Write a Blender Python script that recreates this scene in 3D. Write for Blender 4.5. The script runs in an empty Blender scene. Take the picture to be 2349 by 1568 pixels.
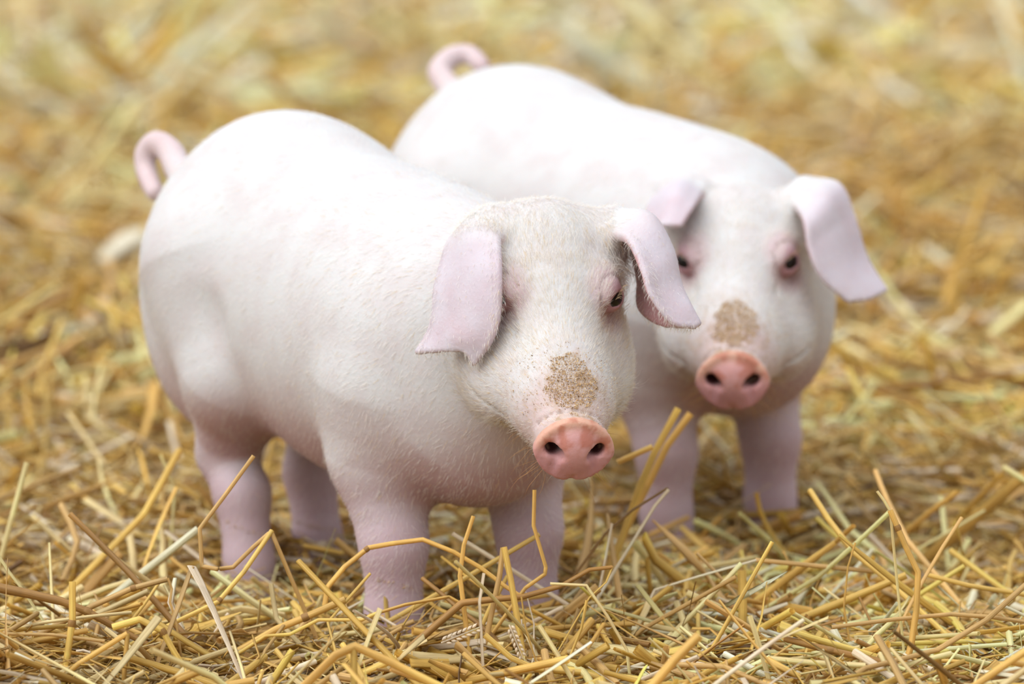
import bpy, bmesh, math, random
import numpy as np
from mathutils import Vector, Matrix
from mathutils.bvhtree import BVHTree

random.seed(7)
rng = np.random.default_rng(7)
scene = bpy.context.scene
COL = scene.collection

# ------------------------------------------------------------------ camera
IMG_W, IMG_H = 2349, 1568
FOCAL = 180.0
FPX = FOCAL / 36.0 * IMG_W
CAM_H = 0.679
HORIZON = -900.0
PITCH = math.atan((IMG_H / 2 - HORIZON) / FPX)
cam_data = bpy.data.cameras.new('camera')
cam_data.lens = FOCAL
cam_data.sensor_width = 36.0
cam_data.clip_end = 200
cam_data.dof.use_dof = True
cam_data.dof.focus_distance = 3.235
cam_data.dof.aperture_fstop = 5.8
cam_data.dof.aperture_blades = 0
cam = bpy.data.objects.new('camera', cam_data)
COL.objects.link(cam)
cam.location = (0, 0, CAM_H)
cam.rotation_euler = (math.pi / 2 - PITCH, 0, 0)
scene.camera = cam
CAM_F = np.array([0, math.cos(PITCH), -math.sin(PITCH)])
CAM_U = np.array([0, math.sin(PITCH), math.cos(PITCH)])
CAM_R = np.array([1.0, 0, 0])
CAM_P = np.array([0, 0, CAM_H])

def at(u, v, d):
    """world point seen at photo pixel (u, v) at depth d metres along the view axis"""
    return CAM_P + d * CAM_F + (u - IMG_W / 2) / FPX * d * CAM_R - (v - IMG_H / 2) / FPX * d * CAM_U

def on_ground(u, v, z=0.0):
    r = CAM_F + (u - IMG_W / 2) / FPX * CAM_R - (v - IMG_H / 2) / FPX * CAM_U
    return CAM_P + r * ((z - CAM_H) / r[2])

def depth_of(p):
    return float(np.dot(np.asarray(p) - CAM_P, CAM_F))

# ------------------------------------------------------------------ light
world = bpy.data.worlds.new('barn_daylight')
scene.world = world
world.use_nodes = True
wn = world.node_tree
bg = wn.nodes['Background']
tc = wn.nodes.new('ShaderNodeTexCoord')
sx = wn.nodes.new('ShaderNodeSeparateXYZ')
mr = wn.nodes.new('ShaderNodeMapRange')
ramp = wn.nodes.new('ShaderNodeMix'); ramp.data_type = 'RGBA'
wn.links.new(tc.outputs['Generated'], sx.inputs[0])
wn.links.new(sx.outputs['Z'], mr.inputs['Value'])
mr.inputs['From Min'].default_value = 0.0
mr.inputs['From Max'].default_value = 1.0
wn.links.new(mr.outputs[0], ramp.inputs['Factor'])
ramp.inputs[6].default_value = (0.60, 0.62, 0.65, 1)     # overcast horizon
ramp.inputs[7].default_value = (1.00, 1.07, 1.16, 1)     # overcast zenith
wn.links.new(ramp.outputs[2], bg.inputs['Color'])
bg.inputs['Strength'].default_value = 0.55
sun_d = bpy.data.lights.new('sun', 'SUN')
sun_d.energy = 1.7
sun_d.angle = math.radians(85)
sun_d.color = (0.97, 0.99, 1.0)
sun = bpy.data.objects.new('sun', sun_d)
COL.objects.link(sun)
sun.rotation_euler = Vector((0.50, 0.36, -0.79)).to_track_quat('-Z', 'Y').to_euler()
sun.location = (0, 3, 4)
scene.view_settings.view_transform = 'Standard'
scene.view_settings.look = 'None'
scene.view_settings.gamma = 1.0
scene.view_settings.use_curve_mapping = False
scene.view_settings.exposure = 0.99

scene.cycles.max_bounces = 5
scene.cycles.adaptive_threshold = 0.07

# ------------------------------------------------------------------ helpers
def tag(o, label, cat, group=None):
    o['label'] = label
    o['category'] = cat
    if group:
        o['group'] = group
    return o

def mesh_obj(name, verts, faces, mat, parent=None, smooth=True):
    me = bpy.data.meshes.new(name)
    verts = np.asarray(verts, dtype=np.float32)
    faces = np.asarray(faces, dtype=np.int32)
    nv, nf, k = len(verts), len(faces), faces.shape[1]
    me.vertices.add(nv)
    me.vertices.foreach_set('co', verts.ravel())
    me.loops.add(nf * k)
    me.loops.foreach_set('vertex_index', faces.ravel())
    me.polygons.add(nf)
    me.polygons.foreach_set('loop_start', np.arange(0, nf * k, k, dtype=np.int32))
    me.polygons.foreach_set('use_smooth', np.full(nf, smooth))
    me.update(calc_edges=True)
    if mat is not None:
        me.materials.append(mat)
    o = bpy.data.objects.new(name, me)
    COL.objects.link(o)
    if parent is not None:
        o.parent = parent
    return o

def set_color(o, cols, name='tint'):
    a = o.data.attributes.new(name, 'FLOAT_COLOR', 'POINT')
    c = np.ones((len(cols), 4), dtype=np.float32)
    c[:, :3] = cols
    a.data.foreach_set('color', c.ravel())

def srgb(r, g, b):
    f = lambda c: (c / 255 / 12.92) if c <= 10 else ((c / 255 + 0.055) / 1.055) ** 2.4
    return np.array([f(r), f(g), f(b)])

def new_mat(name):
    m = bpy.data.materials.new(name)
    m.use_nodes = True
    return m, m.node_tree, m.node_tree.nodes['Principled BSDF']

def smoothstep(a, b, x):
    t = np.clip((x - a) / (b - a), 0, 1)
    return t * t * (3 - 2 * t)

def catmull(pts, n):
    pts = np.asarray(pts, float)
    p = np.vstack([2 * pts[0] - pts[1], pts, 2 * pts[-1] - pts[-2]])
    t = np.linspace(0, len(pts) - 1, n)
    i = np.minimum(t.astype(int), len(pts) - 2)
    f = (t - i)[:, None]
    a, b, c, d = p[i], p[i + 1], p[i + 2], p[i + 3]
    return 0.5 * ((2 * b) + (-a + c) * f + (2 * a - 5 * b + 4 * c - d) * f ** 2 + (-a + 3 * b - 3 * c + d) * f ** 3)

# value noise for numpy (cheap, smooth)
_perm = np.random.default_rng(3).random((64, 64, 64)).astype(np.float32)
def vnoise(p):
    q = np.floor(p).astype(int)
    f = p - q
    f = f * f * (3 - 2 * f)
    q0, q1 = q % 64, (q + 1) % 64
    out = 0
    for dx in (0, 1):
        X = q1[:, 0] if dx else q0[:, 0]
        wx = f[:, 0] if dx else 1 - f[:, 0]
        for dy in (0, 1):
            Y = q1[:, 1] if dy else q0[:, 1]
            wy = f[:, 1] if dy else 1 - f[:, 1]
            for dz in (0, 1):
                Z = q1[:, 2] if dz else q0[:, 2]
                wz = f[:, 2] if dz else 1 - f[:, 2]
                out = out + _perm[X, Y, Z] * wx * wy * wz
    return out * 2 - 1

# ------------------------------------------------------------------ signed distance modelling (millimetres)
def smin(a, b, k):
    h = np.clip(0.5 + 0.5 * (b - a) / k, 0, 1)
    return b + (a - b) * h - k * h * (1 - h)

def smax(a, b, k):
    return -smin(-a, -b, k)

def ell(p, c, r, M=None):
    q = p - np.asarray(c, np.float32)
    if M is not None:
        q = q @ np.asarray(M, np.float32)
    r = np.asarray(r, np.float32)
    k0 = np.sqrt(((q / r) ** 2).sum(1)) + 1e-6
    k1 = np.sqrt(((q / (r * r)) ** 2).sum(1)) + 1e-9
    return k0 * (k0 - 1) / k1

def cone(p, a, b, r1, r2):
    a = np.asarray(a, np.float32); b = np.asarray(b, np.float32)
    ab = b - a
    q = p - a
    t = np.clip(q @ ab / (ab @ ab), 0, 1)
    d = q - t[:, None] * ab
    return np.sqrt((d * d).sum(1)) - (r1 + (r2 - r1) * t)

def chain(p, pts, rs, k=8.0):
    d = None
    for i in range(len(pts) - 1):
        c = cone(p, pts[i], pts[i + 1], rs[i], rs[i + 1])
        d = c if d is None else smin(d, c, k)
    return d

def surface_nets(f, lo, hi, h):
    """mesh the zero set of f over the box lo..hi with cell size h"""
    lo = np.asarray(lo, float)
    B = 4
    nb = np.ceil((np.asarray(hi) - lo) / (h * B)).astype(int)
    n = nb * B + 1
    cx = [lo[i] + (np.arange(nb[i]) + 0.5) * h * B for i in range(3)]
    G = np.stack(np.meshgrid(*cx, indexing='ij'), -1).reshape(-1, 3).astype(np.float32)
    dc = f(G).reshape(nb)
    near = np.abs(dc) < h * B * 1.6
    far_sign = np.where(dc < 0, -1.0, 1.0).astype(np.float32)
    pm = np.zeros(n, bool)
    blk = np.argwhere(near)
    off = np.stack(np.meshgrid(*[np.arange(B + 1)] * 3, indexing='ij'), -1).reshape(-1, 3)
    idx = (blk[:, None, :] * B + off[None]).reshape(-1, 3)
    pm[idx[:, 0], idx[:, 1], idx[:, 2]] = True
    val = np.ones(n, np.float32) * 1e3
    val[:-1, :-1, :-1] = np.repeat(np.repeat(np.repeat(far_sign, B, 0), B, 1), B, 2) * 1e3
    pts = np.argwhere(pm)
    out = np.empty(len(pts), np.float32)
    P = (lo + pts * h).astype(np.float32)
    for s in range(0, len(P), 400000):
        out[s:s + 400000] = f(P[s:s + 400000])
    val[pts[:, 0], pts[:, 1], pts[:, 2]] = out
    ins = val < 0
    cells = np.zeros(n - 1, bool)
    cnt = np.zeros(n - 1, np.uint8)
    for d in np.ndindex(2, 2, 2):
        cnt += ins[d[0]:n[0] - 1 + d[0], d[1]:n[1] - 1 + d[1], d[2]:n[2] - 1 + d[2]]
    cells = (cnt > 0) & (cnt < 8)
    ci = np.argwhere(cells)
    vid = np.full(n - 1, -1, np.int32)
    vid[ci[:, 0], ci[:, 1], ci[:, 2]] = np.arange(len(ci))
    acc = np.zeros((len(ci), 3)); num = np.zeros(len(ci))
    corners = list(np.ndindex(2, 2, 2))
    cv = np.stack([val[ci[:, 0] + c[0], ci[:, 1] + c[1], ci[:, 2] + c[2]] for c in corners], 1)
    for a in range(8):
        for b in range(a + 1, 8):
            if sum(abs(np.array(corners[a]) - np.array(corners[b]))) != 1:
                continue
            va, vb = cv[:, a], cv[:, b]
            m = (va < 0) != (vb < 0)
            t = np.where(m, va / np.where(m, va - vb, 1), 0)
            pa, pb = np.array(corners[a], float), np.array(corners[b], float)
            acc += np.where(m[:, None], pa + t[:, None] * (pb - pa), 0)
            num += m
    V = lo + (ci + acc / np.maximum(num, 1)[:, None]) * h
    F = []
    for ax in range(3):
        o1, o2 = [(1, 2), (2, 0), (0, 1)][ax]
        sl0 = [slice(None)] * 3; sl1 = [slice(None)] * 3
        sl0[ax] = slice(0, n[ax] - 1); sl1[ax] = slice(1, n[ax])
        A, Bq = ins[tuple(sl0)], ins[tuple(sl1)]
        e = np.argwhere(A != Bq)
        ok = (e[:, o1] > 0) & (e[:, o2] > 0) & (e[:, o1] < n[o1] - 1) & (e[:, o2] < n[o2] - 1)
        e = e[ok]
        d1 = np.zeros(3, int); d1[o1] = 1
        d2 = np.zeros(3, int); d2[o2] = 1
        q = [vid[tuple((e - d1 - d2).T)], vid[tuple((e - d2).T)], vid[tuple(e.T)], vid[tuple((e - d1).T)]]
        q = np.stack(q, 1)
        flip = ~A[tuple(e.T)]
        q[flip] = q[flip][:, ::-1]
        F.append(q)
    F = np.concatenate(F)
    F = F[(F >= 0).all(1)]
    return V, F

def sdf_grad(f, V, e=0.4):
    V = V.astype(np.float32)
    g = np.stack([f(V + np.array(d, np.float32) * e) - f(V - np.array(d, np.float32) * e)
                  for d in ((1, 0, 0), (0, 1, 0), (0, 0, 1))], 1) / (2 * e)
    return g

def project(f, V, it=2):
    for _ in range(it):
        g = sdf_grad(f, V)
        d = f(V.astype(np.float32))
        gg = np.maximum((g * g).sum(1), 0.15)
        step = np.clip(d / gg, -0.9, 0.9)
        V = V - step[:, None] * g
    return V
# ------------------------------------------------------------------ pig materials
def skin_material():
    m, nt, b = new_mat('pig_skin')
    att = nt.nodes.new('ShaderNodeAttribute'); att.attribute_name = 'tint'
    geo = nt.nodes.new('ShaderNodeTexCoord')
    n1 = nt.nodes.new('ShaderNodeTexNoise'); n1.inputs['Scale'].default_value = 38; n1.inputs['Detail'].default_value = 5
    n2 = nt.nodes.new('ShaderNodeTexNoise'); n2.inputs['Scale'].default_value = 420; n2.inputs['Detail'].default_value = 3
    nt.links.new(geo.outputs['Object'], n1.inputs['Vector'])
    nt.links.new(geo.outputs['Object'], n2.inputs['Vector'])
    mul = nt.nodes.new('ShaderNodeMix'); mul.data_type = 'RGBA'; mul.blend_type = 'MULTIPLY'
    r1 = nt.nodes.new('ShaderNodeValToRGB')
    r1.color_ramp.elements[0].position = 0.35; r1.color_ramp.elements[0].color = (0.93, 0.86, 0.86, 1)
    r1.color_ramp.elements[1].position = 0.6; r1.color_ramp.elements[1].color = (1, 1, 1, 1)
    nt.links.new(n1.outputs['Fac'], r1.inputs[0])
    mul.inputs[0].default_value = 0.7
    nt.links.new(att.outputs['Color'], mul.inputs[6])
    nt.links.new(r1.outputs[0], mul.inputs[7])
    nt.links.new(mul.outputs[2], b.inputs['Base Color'])
    b.inputs['Roughness'].default_value = 0.55
    b.inputs['Specular IOR Level'].default_value = 0.3
    b.inputs['Subsurface Weight'].default_value = 0.25
    b.inputs['Subsurface Radius'].default_value = (1.0, 0.45, 0.32)
    b.inputs['Subsurface Scale'].default_value = 0.006
    bump = nt.nodes.new('ShaderNodeBump')
    bump.inputs['Strength'].default_value = 0.25
    bump.inputs['Distance'].default_value = 0.0012
    nt.links.new(n2.outputs['Fac'], bump.inputs['Height'])
    nt.links.new(bump.outputs[0], b.inputs['Normal'])
    return m

def hair_material():
    m, nt, b = new_mat('pig_hair')
    att = nt.nodes.new('ShaderNodeAttribute'); att.attribute_name = 'tint'
    nt.links.new(att.outputs['Color'], b.inputs['Base Color'])
    b.inputs['Roughness'].default_value = 0.5
    tr = nt.nodes.new('ShaderNodeBsdfTranslucent')
    nt.links.new(att.outputs['Color'], tr.inputs['Color'])
    mx = nt.nodes.new('ShaderNodeMixShader'); mx.inputs[0].default_value = 0.6
    nt.links.new(b.outputs[0], mx.inputs[1]); nt.links.new(tr.outputs[0], mx.inputs[2])
    nt.links.new(mx.outputs[0], nt.nodes['Material Output'].inputs[0])
    return m

def plain_material(name, col, rough=0.5, spec=0.5):
    m, nt, b = new_mat(name)
    geo = nt.nodes.new('ShaderNodeTexCoord')
    n = nt.nodes.new('ShaderNodeTexNoise'); n.inputs['Scale'].default_value = 90; n.inputs['Detail'].default_value = 4
    nt.links.new(geo.outputs['Object'], n.inputs['Vector'])
    r = nt.nodes.new('ShaderNodeValToRGB')
    r.color_ramp.elements[0].color = (*[c * 0.75 for c in col], 1)
    r.color_ramp.elements[1].color = (*[min(1, c * 1.2) for c in col], 1)
    nt.links.new(n.outputs['Fac'], r.inputs[0])
    nt.links.new(r.outputs[0], b.inputs['Base Color'])
    b.inputs['Roughness'].default_value = rough
    b.inputs['Specular IOR Level'].default_value = spec
    return m

def crumb_material():
    m, nt, b = new_mat('feed_crumb')
    att = nt.nodes.new('ShaderNodeAttribute'); att.attribute_name = 'tint'
    nt.links.new(att.outputs['Color'], b.inputs['Base Color'])
    b.inputs['Roughness'].default_value = 0.8
    return m

SKIN = skin_material()
HAIR = hair_material()
EYE = plain_material('eye_dark', (0.010, 0.007, 0.006), 0.22, 0.25)
HOOF = plain_material('hoof_horn', (0.16, 0.11, 0.09), 0.5)
CRUMB = crumb_material()

# ------------------------------------------------------------------ pig geometry
EYE_L = np.array([5.0, 34.5, 16.5])        # eye centre in head space (mirrored in y)
EYE_OUT = np.array([0.66, 0.60, 0.40]); EYE_OUT /= np.linalg.norm(EYE_OUT)
SNOUT_X = 124.0

class Pig:
    def __init__(s, foot_px, heading, eye_px, eye_d, yaw, pitch, roll, ears, tail, legs, neck_k=1.0):
        a = math.radians(heading)
        s.theta = a - math.pi / 2
        F = np.array([math.sin(a), -math.cos(a), 0])
        g = on_ground(*foot_px)
        s.loc = g - F * 0.100
        c, sn = math.cos(s.theta), math.sin(s.theta)
        s.R = np.array([[c, -sn, 0], [sn, c, 0], [0, 0, 1]])
        psi, p, ro = map(math.radians, (yaw, pitch, roll))
        f = np.array([math.sin(psi) * math.cos(p), -math.cos(psi) * math.cos(p), -math.sin(p)])
        l = np.array([math.cos(psi), math.sin(psi), 0])
        u = np.cross(f, l)
        l, u = l * math.cos(ro) + u * math.sin(ro), u * math.cos(ro) - l * math.sin(ro)
        Hw = np.stack([f, l, u], 1)                       # head axes in world
        s.H = s.R.T @ Hw                                  # head axes in pig space
        em = s.to_local(at(*eye_px, eye_d))               # point midway between the eyes
        s.O = em - s.H @ np.array([EYE_L[0] + 3, 0, EYE_L[2] + 6])
        s.legs = legs
        s.tail = [s.to_local(at(*t)) for t in tail]
        s.ear_sheets = []
        for rows in ears:
            ctl = np.array([[s.to_local(at(u_, v_, eye_d + dd / 1000)) for (u_, v_, dd) in r] for r in rows])
            nr, ncol = 40, 26
            tmp = np.stack([catmull(ctl[:, j], nr) for j in range(ctl.shape[1])], 1)
            G = np.stack([catmull(tmp[i], ncol) for i in range(nr)], 0)
            V = G.reshape(-1, 3)
            Fq = [(i * ncol + j, i * ncol + j + 1, (i + 1) * ncol + j + 1, (i + 1) * ncol + j)
                  for i in range(nr - 1) for j in range(ncol - 1)]
            tree = BVHTree.FromPolygons([Vector(v) for v in V], Fq)
            s.ear_sheets.append((V, tree, V.min(0) - 14, V.max(0) + 14, nr, ncol, G))

    def to_local(s, p):
        return s.R.T @ (np.asarray(p) - s.loc) * 1000

    def to_world(s, p):
        return s.loc + (np.asarray(p) / 1000) @ s.R.T

    def hp(s, q):
        return s.O + s.H @ np.asarray(q, float)

    def head_sdf(s, q):
        z = q[:, 2]; x = q[:, 0]; y = q[:, 1]
        m = q.copy(); m[:, 1] = np.abs(m[:, 1])           # mirrored space
        d = ell(q, (-28, 0, -3), (60, 48, 43))                                   # cranium
        d = smin(d, ell(q, (-44, 0, 8), (36, 44, 38)), 16)                      # poll
        d = smin(d, cone(q, (-8, 0, -5), (66, 0, -14), 37, 30), 14)              # face
        d = smin(d, cone(q, (58, 0, -15), (110, 0, -16), 29, 21.0), 12)          # muzzle
        d = smin(d, ell(m, (6, 29, -36), (52, 29, 34)), 18)                      # jowl
        d = smin(d, cone(q, (15, 0, -44), (100, 0, -30), 27, 15), 12)            # lower jaw
        d = smin(d, ell(m, (54, 19, -22), (34, 15, 20)), 12)                     # cheek muscle
        d = smin(d, ell(m, (-6, 31, 22), (24, 12, 10)), 9)                       # brow
        d = smin(d, ell(m, (-46, 34, 16), (22, 20, 22)), 14)                     # ear root
        # snout disc: wider than high, its top rim stands proud of the muzzle
        zz = z + 14
        sl = s.slant(q)
        rad = s.disc_rad(q)
        dr = (rad - 1) * 22.0
        dx = np.abs(sl + 3.0) - 3.2
        c = 1.1
        disc = np.minimum(np.maximum(dr + c, dx + c), 0) + np.sqrt(np.maximum(dr + c, 0) ** 2 + np.maximum(dx + c, 0) ** 2) - c
        d = smin(d, disc, np.where(zz > 0, 2.0, 7.0))
        return d

    def slant(s, q):
        zz = q[:, 2] + 14
        return q[:, 0] - (SNOUT_X - 0.26 * zz - 0.003 * zz * zz - 0.002 * q[:, 1] ** 2)

    def disc_rad(s, q):
        y = q[:, 1]; zz = q[:, 2] + 14
        ry = 26.0 - 0.50 * np.maximum(-zz - 1, 0) - 0.10 * np.maximum(zz - 2, 0)
        rz = np.where(zz > 0, 21.0, 18.0)
        p = np.where(zz > 0, 2.0, 3.2)
        return (np.abs(y / ry) ** p + np.abs(zz / rz) ** p) ** (1 / p)

    def carve(s, d, q):
        m = q.copy(); m[:, 1] = np.abs(m[:, 1])
        d = smax(d, -ell(m, EYE_L + np.array([10, 8, -4]), (18, 9.5, 11)), 10)     # eye socket
        e = m - EYE_L
        lid = np.sqrt((e * e).sum(1)) - 10.7
        d = smin(d, lid, 3.5)
        o = EYE_OUT
        t1 = np.array([0.75, -0.5, -0.1]); t1 -= o * (t1 @ o); t1 /= np.linalg.norm(t1)
        t2 = np.cross(o, t1)
        M = np.stack([o, t1, t2], 1)
        d = smax(d, -ell(m, EYE_L + o * 11.5 + np.array([1.0, 0, 0]), (7.5, 7.4, 4.6), M), 1.0)
        # crease above the upper lid and below the inner corner
        cr = np.maximum(np.abs(np.sqrt((e * e).sum(1)) - 14.5) - 0.3, -(e @ o) + 1)
        d = smax(d, -np.maximum(cr, -(e[:, 2] - 3)), 2.2)
        d = smax(d, -cone(m, EYE_L + o * 9 + np.array([8, -5, -4]), EYE_L + np.array([30, -8, -12]), 1.2, 0.6), 5)
        # nostrils, comma shaped
        Mn = np.array([[1, 0, 0], [0, math.cos(0.35), -math.sin(0.35)], [0, math.sin(0.35), math.cos(0.35)]])
        d = smax(d, -ell(m, (SNOUT_X + 1, 13.2, -11.5), (13, 6.6, 4.2), Mn), 2.4)
        d = smax(d, -cone(m, (SNOUT_X + 2, 18, -10.5), (SNOUT_X + 1, 23, -10), 1.6, 0.6), 2.5)
        d = smax(d, -cone(m, (SNOUT_X + 2.5, 12.5, -17), (SNOUT_X + 5.6, 15.0, -31), 2.0, 1.0), 3.0)
        d = smax(d, -cone(q, (SNOUT_X + 5, 0, -29), (SNOUT_X + 4, 0, -35), 1.2, 2.4), 3.0)
        # mouth slit along the side of the jaw
        x, z = q[:, 0], q[:, 2]
        mouth = np.maximum(np.abs(z + 37 + 0.03 * (x - 60)) - 0.7, np.maximum(34 - x, x - 118))
        d = smax(d, -np.maximum(mouth, -(d + 4)), 2.0)
        # skin fold round the back of the muzzle
        r = np.sqrt((q[:, 1]) ** 2 + (z + 16) ** 2)
        fold = np.maximum(np.abs(x - 100 - 0.25 * (z + 14)) - 0.5, np.maximum(-(d + 2.0), z + 8 - 30))
        d = smax(d, -np.maximum(fold, 10 - z - 20), 3.0)
        return d

    def sdf(s, P):
        P = np.asarray(P, np.float32)
        q = (P - s.O.astype(np.float32)) @ s.H.astype(np.float32)
        m = P.copy(); m[:, 1] = np.abs(m[:, 1])
        # trunk
        d = ell(P, (-45, 0, 208), (195, 92, 98))
        d = smin(d, ell(P, (-150, 0, 226), (112, 90, 102)), 36)
        d = smin(d, ell(P, (70, 0, 196), (112, 84, 84)), 40)
        d = smin(d, ell(P, (0, 0, 166), (140, 80, 84)), 30)                     # belly
        d = smin(d, ell(P, (120, 0, 150), (62, 58, 60)), 30)                     # brisket
        d = smin(d, ell(m, (85, 52, 165), (54, 32, 70)), 24)                     # shoulder blade
        d = smin(d, ell(m, (-176, 42, 190), (72, 50, 92)), 26)                   # ham
        d = smax(d, -ell(m, (-106, 104, 188), (30, 17, 26)), 18)                 # hollow of the flank
        d = smin(d, ell(m, (-112, 66, 152), (30, 24, 34)), 16)                   # stifle
        # neck
        nk = s.hp((-40, 0, -20)); nk2 = s.hp((-12, 0, -36))
        d = smin(d, cone(P, (95, 0, 200), nk, 74, 47), 36)
        d = smin(d, cone(P, (125, 0, 158), nk2, 60, 36), 26)
        # legs
        for lg in s.legs:
            d = smin(d, chain(P, lg['p'], lg['r'], 10), 16)
        d = smin(d, s.head_sdf(q), 9)
        d = s.carve(d, q)
        # ears
        for (V, tree, lo, hi, nr, nc, G) in s.ear_sheets:
            inb = ((P > lo) & (P < hi)).all(1)
            ids = np.nonzero(inb)[0]
            if len(ids) == 0:
                continue
            e = np.full(len(P), 50.0, np.float32)
            k = np.full(len(P), 0.6, np.float32)
            L = np.float64(nr - 1)
            for i in ids:
                co, no, fi, ds = tree.find_nearest(P[i].tolist(), 30)
                if co is None:
                    continue
                t = (fi // (nc - 1)) / L
                e[i] = ds - (2.0 + 3.2 * (1 - t) ** 3)
                k[i] = 0.6 + 15 * max(0.0, 1 - t / 0.30) ** 1.3
            d = smin(d, e, k)
        # tail
        T = catmull(s.tail, 22); n = len(T)
        d = smin(d, chain(P, T, [10.5 - 4.0 * i / (n - 1) for i in range(n)], 1.5), 6)
        return d

    def build(s, name, label, hairs_head, hairs_body, dirt_seed):
        allp = np.vstack([np.array([[-275, -115, -25], [150, 115, 345]])] + [e[0] for e in s.ear_sheets]
                         + [np.array(s.tail)] + [np.array([s.hp((SNOUT_X + 6, yy, zz)) for yy in (-30, 30) for zz in (-70, 20)])]
                         + [np.array([s.hp((-60, yy, zz)) for yy in (-60, 60) for zz in (-70, 60)])])
        lo, hi = allp.min(0) - 14, allp.max(0) + 14
        V, Fq = surface_nets(s.sdf, lo, hi, 2.0)
        V = project(s.sdf, V, 2)
        body = mesh_obj(name, V / 1000, Fq, SKIN)
        body.location = s.loc; body.rotation_euler = (0, 0, s.theta)
        tag(body, label, 'pig', 'young pigs on the straw')
        s.V = V
        N = np.empty(len(V) * 3, np.float32); body.data.vertices.foreach_get('normal', N)
        N = N.reshape(-1, 3); s.N = N
        # ---- skin colours
        q = (V - s.O) @ s.H
        s.q = q
        x, y, z = q[:, 0], q[:, 1], q[:, 2]
        ya = np.abs(y)
        white = srgb(235, 231, 229)
        pink = srgb(220, 168, 168)
        deep = srgb(186, 128, 136)
        snout = srgb(232, 174, 168)
        rim = srgb(238, 184, 158)
        lav = srgb(228, 214, 223)
        n = vnoise(V / 22.0) * 0.5 + vnoise(V / 9.0) * 0.3
        C = np.tile(white, (len(V), 1))
        def mix(col, w):
            nonlocal C
            w = np.clip(w, 0, 1)[:, None]
            C = C * (1 - w) + col * w
        # pink thin-haired skin on legs, brisket and belly; undersides also have shade painted in
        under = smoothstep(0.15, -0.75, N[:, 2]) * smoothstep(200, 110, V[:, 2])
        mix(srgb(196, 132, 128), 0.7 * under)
        mix(srgb(222, 188, 196), 0.8 * smoothstep(135, 55, V[:, 2] + n * 14))
        headw = smoothstep(-75, -40, x) * (s.head_sdf(q.astype(np.float32)) < 9)
        # eyes
        for sg in (1, -1):
            ed = np.linalg.norm((q - EYE_L * np.array([1, sg, 1])) * np.array([0.9, 1, 0.9]), axis=1)
            mix(srgb(216, 180, 184), 0.75 * smoothstep(25, 13, ed + n * 4))
            mix(deep, 0.8 * smoothstep(13.0, 9.5, ed))
        # muzzle bare skin
        mixw = smoothstep(62, 100, x + n * 8) * headw
        mix(srgb(238, 208, 203), 0.75 * mixw)
        zz = z + 14
        sl = s.slant(q)
        rad = s.disc_rad(q)
        disc = smoothstep(-6.5, -4.0, sl) * smoothstep(1.35, 1.2, rad)
        mix(snout, disc)
        mix(rim, disc * smoothstep(0.70, 0.95, rad + 0.1 * n) * smoothstep(-2, 10, zz))
        mix(srgb(206, 124, 98), 0.75 * disc * smoothstep(0.0, 0.5, vnoise(V / 7.0) + 0.4 * vnoise(V / 2.5)) * smoothstep(-3, 5, zz))
        mix(srgb(218, 158, 166), 0.55 * disc * smoothstep(4, -8, zz))
        nos = np.linalg.norm((q - np.array([SNOUT_X - 6, 0, -11.5]) - np.sign(y)[:, None] * np.array([0, 13, 0])) / np.array([9, 7, 5.5]), axis=1)
        mix(srgb(70, 28, 30), smoothstep(1.05, 0.7, nos))
        # ears
        earw = np.zeros(len(V)); innw = np.zeros(len(V)); edgew = np.zeros(len(V)); hc_ = s.hp((-20, 0, -10))
        for (EV, tree, elo, ehi, nr, nc, G) in s.ear_sheets:
            ids = np.nonzero(((V > elo) & (V < ehi)).all(1))[0]
            for i in ids:
                co, no, fi, ds = tree.find_nearest(V[i].tolist(), 9)
                if co is None:
                    continue
                t = (fi // (nc - 1)) / (nr - 1)
                w = float(np.clip((t - 0.08) / 0.2, 0, 1)) * (1 if ds < 5.6 else 0)
                earw[i] = max(earw[i], w)
                cc_ = (fi % (nc - 1)) / (nc - 2)
                if w > 0.5 and (cc_ < 0.06 or cc_ > 0.94 or t > 0.95):
                    edgew[i] = 1
                dv_ = V[i] - np.array(co)
                if w > 0 and (dv_ @ (hc_ - V[i])) / (np.linalg.norm(dv_) * np.linalg.norm(hc_ - V[i]) + 1e-6) > 0.25:
                    innw[i] = w
        s.earw = earw; s.edgew = edgew
        mix(lav, 0.85 * earw)
        mix(srgb(226, 190, 196), 0.3 * earw * smoothstep(-0.1, 0.6, n))
        mix(srgb(218, 146, 140), 0.7 * innw)
        tipp = s.ear_sheets[1][6][-1].mean(0)
        mix(srgb(112, 84, 60), 0.85 * smoothstep(4.5, 2.5, np.linalg.norm(V - tipp, axis=1) + 1.2 * n) * (dirt_seed < 1.5))
        # dust around the muzzle and under the eyes
        dirt = smoothstep(0.05, 0.5, vnoise(V / 2.6 + dirt_seed) + 0.5 * vnoise(V / 7.0))
        dl = np.exp(-(((x - 84) / 20) ** 2 + (y / 17) ** 2)) * (z > -20)
        dl2 = np.exp(-((sl + 9.5) / 3.2) ** 2) * (zz > -6) * (rad > 0.7)
        dl3 = np.exp(-(((x - 24) / 16) ** 2 + ((ya - 33) / 10) ** 2)) * 0.35
        mix(srgb(190, 158, 120), headw * np.clip(0.75 * dl + 0.9 * dl2 + 0.5 * dl3, 0, 1) * (0.35 + 0.65 * dirt))
        mix(srgb(214, 180, 150), 0.4 * headw * dirt * smoothstep(35, 75, x) * smoothstep(1, 0.2, disc))
        # the tail, pinker
        td = np.min(np.stack([np.linalg.norm(V - t, axis=1) for t in catmull(s.tail, 20)]), axis=0)
        mix(srgb(236, 208, 208), 0.8 * smoothstep(14, 9, td))
        set_color(body, (C * 0.68).astype(np.float32))
        s.body = body
        # ---- eyes
        bm = bmesh.new()
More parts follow.
